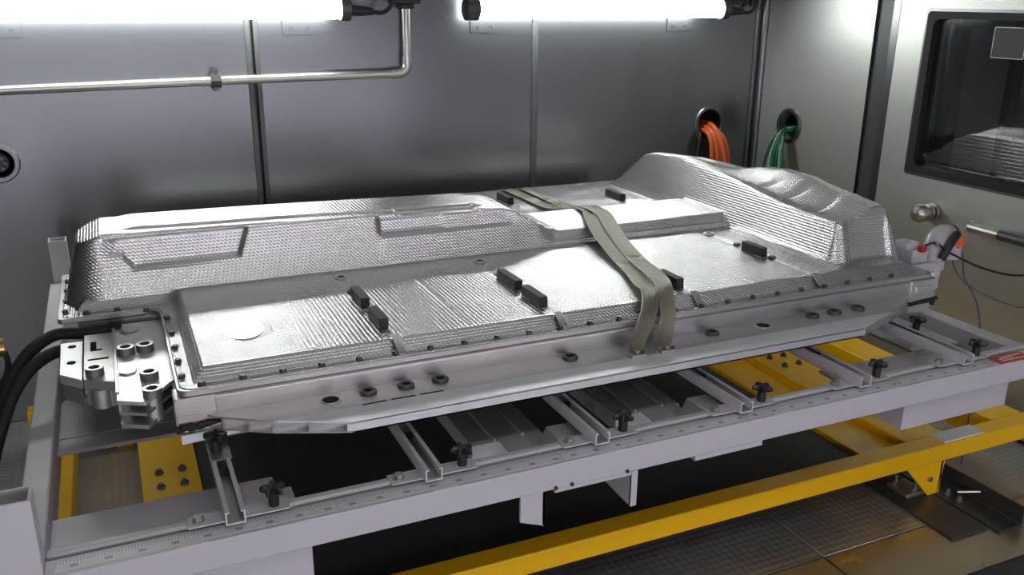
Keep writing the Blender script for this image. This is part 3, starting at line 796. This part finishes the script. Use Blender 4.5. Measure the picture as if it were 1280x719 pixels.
# rear foot of the spine's low part rises gently to the rear deck
# dome over the right end
dd = inside(X, Y, 1.706, 1.966, 1.712, 2.905, 0.028)
dd = dd + (0.006 * np.exp(-((X - 1.752) / 0.012) ** 2) - 0.009 * S((X - 1.772) / 0.012) * S((1.925 - X) / 0.012) * S((1.095 - 0.968 - 3.0 * dd) / 0.02)) * (Y < 1.83)
ridge = np.interp(Y, [1.70, 1.81, 1.97, 2.2, 2.27, 2.5, 2.66, 2.71, 2.77, 2.84, 2.92], [1.080, 1.084, 1.090, 1.116, 1.121, 1.139, 1.126, 1.112, 1.06, 1.0, 0.965])
rightz = np.interp(Y, [1.70, 1.75, 1.86, 1.92, 2.02, 2.12, 2.22, 2.35, 2.6, 2.7, 2.77, 2.84, 2.92],
                   [1.104, 1.108, 1.124, 1.128, 1.146, 1.150, 1.140, 1.114, 1.110, 1.10, 1.06, 1.0, 0.965])
mixr = S((X - 1.775) / 0.11)
bmp = (rightz - ridge) * mixr
bmp -= 0.010 * np.exp(-((Y - 1.875) / 0.016) ** 2) * S((X - 1.735) / 0.03) * S((1.885 - X) / 0.05)
bmp -= 0.006 * np.exp(-((Y - 2.00 + 0.5 * (X - 1.8)) / 0.012) ** 2) * S((X - 1.75) / 0.03) * S((1.87 - X) / 0.05)
bmp -= 0.004 * np.exp(-((Y - 2.10 + 0.6 * (X - 1.8)) / 0.015) ** 2) * S((X - 1.76) / 0.03) * S((1.85 - X) / 0.05)
slope = np.where(X < 1.8, 3.6, 3.0)
dz = 0.968 + slope * np.maximum(dd, -0.01)
dome = smin(dz, ridge + bmp, 0.011)
Z = np.where(dd > -0.01, smax(Z, dome, 0.006), Z)
Z += 0.006 * S(1 - (1.712 - X) / 0.035) * (X < 1.712) * (Y < 2.13) * deckmask
ny, nx = X.shape
keep = d > 0.0005
idx = -np.ones(X.shape, int)
idx[keep] = np.arange(keep.sum())
# pocket pressed into the spine's front face (pushed back, so it has real edges)
on_face = (Y > 2.15) & (Y < 2.26) & (Z > 0.99)
zlow = np.interp(X, [-0.07, -0.010, 0.012, 0.30], [1.066, 1.064, 1.030, 1.036])
xend = 0.256 + (Z - 1.033) * 0.4
push = S((Z - zlow) / 0.007) * S((1.106 - Z) / 0.006) * S((xend - X) / 0.010) * S((X + 0.065) / 0.06)
Yp = Y + 0.017 * push * on_face
dent = S((Z - 1.052) / 0.006) * S((1.09 - Z) / 0.006) * S((X - 0.60) / 0.02) * S((0.80 - X) / 0.02)
Yp = Yp + 0.006 * dent * on_face
vs = np.stack([X[keep], Yp[keep], Z[keep]], 1) - np.array(WO[PK])
q = np.stack([idx[:-1, :-1], idx[:-1, 1:], idx[1:, 1:], idx[1:, :-1]], -1).reshape(-1, 4)
q = q[(q >= 0).all(1)]
me = bpy.data.meshes.new('cover')
me.vertices.add(len(vs)); me.vertices.foreach_set('co', vs.astype(np.float32).ravel())
me.loops.add(q.size); me.loops.foreach_set('vertex_index', q.astype(np.int32).ravel())
me.polygons.add(len(q)); me.polygons.foreach_set('loop_start', np.arange(0, q.size, 4, dtype=np.int32))
me.update(calc_edges=True)
me.shade_smooth()
me.materials.append(M['cover'])
cv = bpy.data.objects.new('cover', me)
COL.objects.link(cv); cv.parent = PK; WO[cv] = WO[PK]
so = cv.modifiers.new('thickness', 'SOLIDIFY'); so.thickness = 0.0015; so.offset = -1

def cover_z(x, y):
    return float(Z[np.abs(gy - y).argmin(), np.abs(gx - x).argmin()])

# foam blocks on the cover
for (x, y0, y1) in ((0.480, 1.865, 1.962), (0.481, 1.722, 1.812), (0.856, 1.852, 1.962), (0.857, 1.718, 1.818), (1.226, 1.712, 1.80), (1.598, 1.853, 1.94), (1.60, 2.605, 2.712), (1.215, 2.70, 2.80)):
    z0 = cover_z(x, (y0 + y1) / 2) - 0.003
    obj('foam_block', MB().box(x - 0.0105, x + 0.0105, y0, y1, z0, z0 + 0.028), 'foam', PK, bevel=0.001, seg=1)
    obj('adhesive_strip', MB().box(x - 0.013, x + 0.009, y0 - 0.008, y1 + 0.004, z0, z0 + 0.0045), 'grey_metal', PK)
nut_m = mesh_of('deck_nut', MB().lathe((0, 0, 0), (0, 0, 1), [(0.001, 0.0025), (0.009, 0.0025), (0.0095, 0.004), (0.016, 0.004), (0.019, 0.0)], 20), 'alu')
stud_m = mesh_of('deck_stud', MB().lathe((0, 0, 0), (0, 0, 1), [(0.001, 0.004), (0.010, 0.004), (0.011, 0.0)], 16), 'dark_metal')
for (x, y) in ((0.484, 2.114), (0.861, 2.116), (1.605, 2.115)):
    b = inst('deck_nut', nut_m, (x, y, cover_z(x, y)), PK)
    inst('hole', small_hole_m, (x, y, cover_z(x, y) + 0.0026), b)
for (x, y) in ((1.606, 1.982), (1.612, 1.836), (0.48, 1.995), (0.857, 1.985)):
    inst('deck_stud', stud_m, (x, y, cover_z(x, y)), PK)

M['cover_smooth'] = mat('smooth_aluminium_sheet', (0.70, 0.70, 0.71), 0.95, 0.36)
for (x, y, rx, ry) in ((0.205, 1.83, 0.042, 0.060),):
    zt = max(cover_z(x + rx * a, y + ry * b) for a in (-1, 0, 1) for b in (-1, 0, 1))
    el = [(x + rx * math.cos(2 * math.pi * k / 36), y + ry * math.sin(2 * math.pi * k / 36)) for k in range(36)]
    obj('pressed_disc', MB().prism(el, zt - 0.003, zt + 0.0006), 'cover_smooth', PK)
for xg in (0.490, 0.866, 1.234, 1.606):
    obj('cover_strip', MB().prism([(1.633, 0.9535), (1.666, 0.976), (1.674, 0.976), (1.674, 0.9785), (1.665, 0.9785), (1.632, 0.9565)], xg - 0.008, xg + 0.008, 'x'), 'cover_smooth', PK)

# left end casting with stepped plates, bushings and ribs
BR = obj('mounting_bracket', MB().prism([(-0.047, 2.10), (0.072, 2.10), (0.072, 1.75), (0.045, 1.715), (-0.001, 1.640), (-0.050, 1.668)], 0.922, 0.930), 'alu_bright', PK, bevel=0.001)
obj('mounting_bracket', MB().prism([(-0.108, 2.062), (-0.049, 2.062), (-0.049, 1.766), (-0.108, 1.80)], 0.908, 0.928), 'alu_cast', PK, bevel=0.0015)
obj('mounting_bracket', MB().prism([(-0.155, 2.035), (-0.110, 2.035), (-0.110, 1.805), (-0.152, 1.852)], 0.906, 0.9255), 'alu_bright', PK, bevel=0.0015)
obj('bracket_web', MB().prism([(-0.152, 2.03), (-0.112, 2.03), (-0.112, 1.815), (-0.149, 1.86)], 0.868, 0.906), 'alu_cast', PK)
obj('bracket_web', MB().prism([(-0.105, 2.06), (-0.052, 2.06), (-0.052, 1.785), (-0.105, 1.815)], 0.868, 0.908).cyl((-0.078, 1.80, 0.868), (-0.078, 1.80, 0.908), 0.02, 18), 'alu_cast', PK)
ribs = MB()
for (za, zb) in ((0.899, 0.905), (0.872, 0.880)):
    ribs.prism([(-0.046, 2.06), (0.072, 2.06), (0.072, 1.74), (0.043, 1.715), (-0.001, 1.646), (-0.048, 1.672)], za, zb)
for (xx, yy) in ((0.012, 1.70), (0.055, 1.755)):
    ribs.box(xx - 0.004, xx + 0.004, yy - 0.028, yy + 0.2, 0.872, 0.925)
ribs.cyl((0.013, 1.688, 0.872), (0.013, 1.688, 0.925), 0.016, 18)
ribs.box(-0.044, -0.03, 1.72, 2.05, 0.872, 0.925)
obj('bracket_rib', ribs, 'alu_cast', PK)
obj('bracket_step', MB().box(-0.051, -0.044, 1.70, 2.09, 0.926, 0.934), 'alu_cast', PK, bevel=0.001)
tall_m = mesh_of('bushing', MB().lathe((0, 0, 0), (0, 0, 1), [(0.0105, -0.001), (0.0105, 0.015), (0.0115, 0.017), (0.0165, 0.017), (0.0175, 0.016), (0.0175, 0)], 26), 'mid_metal')
tall_top = mesh_of('bushing_rim', MB().lathe((0, 0, 0), (0, 0, 1), [(0.0108, 0.0172), (0.0168, 0.0172)], 26), 'alu_bright')
dk_m = mesh_of('hole', MB().lathe((0, 0, 0), (0, 0, 1), [(0.001, 0.0125), (0.0107, 0.0125)], 20), 'void')
for (x, y, z) in ((-0.086, 1.818, 0.928), (-0.026, 1.905, 0.930), (0.012, 1.908, 0.930), (0.012, 1.750, 0.930), (0.013, 1.664, 0.930)):
    b = inst('bushing', tall_m, (x, y, z), PK)
    inst('bushing_rim', tall_top, (x, y, z), b)
    inst('hole', dk_m, (x, y, z), b)
for (x, y, z) in ((-0.131, 2.005, 0.9255), (-0.131, 1.91, 0.9255)):
    inst('hole', small_hole_m, (x, y, z), PK)
lg = obj('bracket_recess', MB().box(-0.095, -0.083, 1.96, 2.01, 0.928, 0.9286).box(-0.095, -0.072, 1.955, 1.963, 0.928, 0.9286).box(-0.10, -0.06, 1.90, 1.908, 0.928, 0.9286), 'void', PK)
obj('locating_boss', MB().prism(hexpoly(0.018, 6, 0.3, (-0.026, 1.80)), 0.930, 0.934), 'alu_bright', PK, bevel=0.002)
obj('locating_boss', MB().prism(hexpoly(0.022, 8, 0.2, (-0.015, 2.05)), 0.930, 0.936), 'alu_cast', PK, bevel=0.003)
# corner blocks at both ends of the front rail
obj('corner_block', MB().box(0.048, 0.120, 1.606, 1.66, 0.870, 0.9395).box(0.046, 0.05, 1.602, 1.66, 0.868, 0.938).box(0.052, 0.118, 1.604, 1.61, 0.905, 0.909), 'alu_cast', PK, bevel=0.0015)
obj('corner_foot', MB().prism([(0.052, 0.850), (0.30, 0.862), (0.30, 0.874), (0.052, 0.868)], 1.600, 1.66, 'y'), 'alu_bright', PK)
seal = MB().tube(smooth_path([(0.045, 1.601, 0.879), (0.06, 1.599, 0.884), (0.08, 1.600, 0.882), (0.10, 1.599, 0.886), (0.124, 1.601, 0.886)], 4), [0.0075, 0.008, 0.006, 0.009, 0.006, 0.007, 0.009, 0.0075, 0.006, 0.0075, 0.008, 0.006, 0.007, 0.0065, 0.005, 0.004, 0.003], 8)
obj('seal_bead', seal, 'rubber', PK)
obj('corner_block', MB().box(1.885, 1.975, 1.600, 1.66, 0.882, 0.9395).box(1.90, 1.96, 1.597, 1.602, 0.90, 0.925), 'alu_cast', PK, bevel=0.002)
obj('corner_foot', MB().box(1.895, 1.965, 1.602, 1.66, 0.850, 0.872), 'alu_cast', PK, bevel=0.001)
obj('seal_bead', MB().tube([(1.885, 1.601, 0.876), (1.92, 1.599, 0.880), (1.985, 1.601, 0.882)], 0.006, 8).cyl((1.968, 1.598, 0.866), (1.972, 1.598, 0.888), 0.006, 8), 'rubber', PK)

# connector head on the pack's right end
cx, cy = 2.13, 1.74
hv = obj('connector', MB().box(1.955, 2.12, 1.70, 1.80, 0.915, 0.945).cyl((2.05, 1.75, 0.945), (2.05, 1.75, 0.972), 0.026, 18).box(2.00, 2.06, 1.71, 1.78, 0.945, 0.985), 'clear', PK, bevel=0.003)
elb = smooth_path([(2.095, 1.72, 0.90), (2.10, 1.725, 0.95), (2.115, 1.735, 0.992), (2.155, 1.745, 1.006), (2.19, 1.75, 0.985), (2.198, 1.75, 0.935)], 5)
obj('connector_hood', MB().tube(elb, [0.024] * 8 + [0.032] * 10 + [0.030] * 8, 18), 'clear', PK)
obj('clip', MB().tube(smooth_path([(2.090, 1.690, 0.955), (2.105, 1.688, 0.985), (2.135, 1.695, 1.012), (2.15, 1.70, 1.02)], 4), 0.0115, 10), 'black', PK)
obj('orange_label', MB().tube(smooth_path([(2.165, 1.738, 1.012), (2.185, 1.742, 0.999), (2.20, 1.744, 0.975)], 4), 0.0265, 18, False), 'orange_label', PK)
obj('red_plug', MB().box(2.016, 2.034, 1.695, 1.712, 0.980, 0.998), 'red', PK, bevel=0.002)
obj('sensor_block', MB().box(1.985, 2.03, 1.72, 1.77, 0.985, 1.004), 'clear', PK, bevel=0.002)
obj('connector_foot', MB().box(2.085, 2.108, 1.70, 1.74, 0.86, 0.92), 'clear', PK, bevel=0.003)
bk = thing('sensor_cable', (2.2, 1.7, 0.97), 'thin black cable from the red plug past the connector to the right', 'cable')
obj('cable', MB().tube(smooth_path([(2.03, 1.70, 1.0), (2.06, 1.69, 1.006), (2.09, 1.685, 0.985), (2.125, 1.67, 0.965), (2.20, 1.64, 0.93), (2.30, 1.61, 0.905), (2.42, 1.585, 0.903), (2.50, 1.50, 0.88), (2.53, 1.36, 0.70), (2.53, 1.30, 0.45), (2.53, 1.28, FLOOR + 0.004)], 6), 0.0032, 8), 'black', bk)
obj('ferrule', MB().cyl((2.055, 1.69, 1.005), (2.068, 1.689, 1.003), 0.0055, 10), 'steel_bright', bk)
tag(obj('grounding_cable', MB().tube(smooth_path([(2.20, 1.745, 0.94), (2.215, 1.74, 0.90), (2.24, 1.72, 0.86), (2.30, 1.68, 0.82), (2.38, 1.64, 0.79), (2.46, 1.59, 0.785), (2.54, 1.50, 0.74), (2.56, 1.42, 0.55), (2.56, 1.40, FLOOR + 0.003)], 6), 0.0026, 8), 'blue'),
    'thin blue grey cable looping down from the clear connector to the right', 'cable')
tag(obj('earth_cable', MB().tube(smooth_path([(2.21, 1.74, 0.99), (2.235, 1.735, 0.93), (2.25, 1.73, 0.87), (2.29, 1.70, 0.78), (2.32, 1.69, 0.62), (2.33, 1.69, FLOOR + 0.004)], 6), 0.0022, 8), 'blue'),
    'thin dark cable hanging straight down behind the clear connector', 'cable')
tag(obj('bronze_rod', MB().tube([(2.42, 1.64, FLOOR), (2.16, 1.42, 0.74), (2.15, 1.40, 0.86)], 0.007, 10), 'bronze'), 'dark bronze rod leaning at the right edge beside the white frame', 'rod') if False else None

# thick black power cables at the left end
for i, (dy, dz, lb) in enumerate(((0.0, 0.0, 'thick black power cable leaving the pack at the left, upper one'), (-0.05, -0.022, 'thick black power cable leaving the pack at the left, lower one'))):
    t = thing('power_cable', (-0.1, 2.08 + dy, 0.93 + dz), lb, 'cable', 'black power cables at the left')
    obj('cable', MB().tube(smooth_path([(-0.05, 2.085 + dy, 0.926 + dz), (-0.11, 2.085 + dy, 0.926 + dz), (-0.165, 2.09 + dy, 0.928 + dz), (-0.212, 2.05 + dy, 0.915 + dz), (-0.245, 2.01 + dy, 0.885 + dz), (-0.268, 1.97 + dy, 0.845 + dz), (-0.30, 1.94 + dy, 0.76 + dz), (-0.34, 1.90 + dy, 0.6 + dz), (-0.36, 1.88 + dy, FLOOR + 0.017)], 6), 0.0135, 12), 'rubber', t)
    obj('boot', MB().tube([(-0.03, 2.085 + dy, 0.926 + dz), (-0.055, 2.085 + dy, 0.926 + dz), (-0.062, 2.085 + dy, 0.926 + dz)], [0.017, 0.017, 0.014], 14), 'rubber', t)
bc = thing('brass_fitting', (-0.28, 2.04, 0.90), 'brass cable fitting with a nut at the left edge beside the black power cables', 'fitting')
obj('body', MB().cyl((-0.275, 2.06, 0.925), (-0.262, 2.06, 0.925), 0.020, 16).cyl((-0.30, 2.06, 0.925), (-0.275, 2.06, 0.925), 0.016, 14), 'brass', bc)
obj('nut', MB().loft([[(x, 2.06 + 0.022 * math.cos(q), 0.925 + 0.022 * math.sin(q)) for q in (math.pi / 3 * k for k in range(6))] for x in (-0.29, -0.28)]), 'brass', bc)
obj('tail', MB().tube(smooth_path([(-0.265, 2.06, 0.915), (-0.262, 2.06, 0.89), (-0.27, 2.06, 0.86), (-0.30, 2.06, 0.80), (-0.33, 2.05, 0.6), (-0.35, 2.05, FLOOR + 0.008)], 4), 0.006, 8), 'rubber', bc)

# ------------------------------------------------------------------ braided straps over the pack
def strap(pts, width, label, name='braided_strap', wdir=None):
    t = thing(name, pts[-1], label, 'strap', 'braided straps over the pack')
    P = smooth_path(pts, 7)
    n = len(P)
    rings = []
    lob = 8
    for i, p in enumerate(P):
        tg = (P[min(i + 1, n - 1)] - P[max(i - 1, 0)]).normalized()
        side = Vector((1, 0.12, 0.0))
        side = (side - tg * side.dot(tg)).normalized()
        nm = side.cross(tg).normalized()
        if nm.z < 0 and nm.y > 0: nm = -nm
        top_, bot = [], []
        for k in range(2 * lob + 1):
            u = (k / (2 * lob) - 0.5) * width * (0.72 + 0.28 * min(1.0, i / (n - 1) / 0.35)) * (1.0 - 0.30 * max(0.0, (i / (n - 1) - 0.72) / 0.28))
            hgt = 0.0030 if k % 2 else 0.0004
            arch = 0.003 * math.cos(math.pi * (k / (2 * lob) - 0.5))
            top_.append(tuple(p + side * u + nm * (hgt + arch)))
            bot.append(tuple(p + side * u + nm * (-hgt + arch)))
        rings.append(top_ + bot[::-1])
    obj('braid', MB().loft(rings), 'braid', t)
    e = Vector(pts[-1])
    obj('end_lug', MB().box(e.x - width * 0.38, e.x + width * 0.34, e.y - 0.028, e.y + 0.004, ZR - 0.001, ZR + 0.006), 'steel_bright', t, bevel=0.001)
    obj('bolt', MB().prism(hexpoly(0.007, 6, 0, (e.x, e.y - 0.014)), ZR + 0.006, ZR + 0.012), 'steel_bright', t)
    obj('bolt', MB().prism(hexpoly(0.005, 6, 0, (e.x + 0.014, e.y - 0.02)), ZR + 0.006, ZR + 0.010), 'dark_metal', t)
    return t
strap([(1.285, 2.97, 0.960), (1.29, 2.90, 0.982), (1.295, 2.75, 0.985), (1.30, 2.56, 0.988), (1.325, 2.44, 1.012), (1.315, 2.34, 1.027), (1.262, 2.22, 1.030), (1.232, 2.12, 1.012), (1.20, 1.97, 0.992), (1.165, 1.83, 0.990), (1.130, 1.73, 0.993), (1.108, 1.665, 0.998), (1.070, 1.607, 0.968), (1.022, 1.568, 0.925), (0.996, 1.550, 0.906)],
      0.048, 'braided grey metal strap over the pack, left one at the rail end')
strap([(1.36, 2.97, 0.960), (1.358, 2.90, 0.982), (1.355, 2.75, 0.985), (1.352, 2.56, 0.988), (1.345, 2.42, 1.016), (1.325, 2.33, 1.034), (1.302, 2.22, 1.038), (1.272, 2.12, 1.022), (1.240, 1.98, 1.000), (1.208, 1.86, 0.998), (1.178, 1.76, 1.006), (1.150, 1.675, 1.004), (1.125, 1.612, 0.968), (1.095, 1.572, 0.925), (1.072, 1.548, 0.906)],
      0.048, 'braided grey metal strap over the pack, right one at the rail end')

# ------------------------------------------------------------------ put the floor at zero height
for o in list(scene.objects):
    if o.parent is None:
        o.location.z -= FLOOR
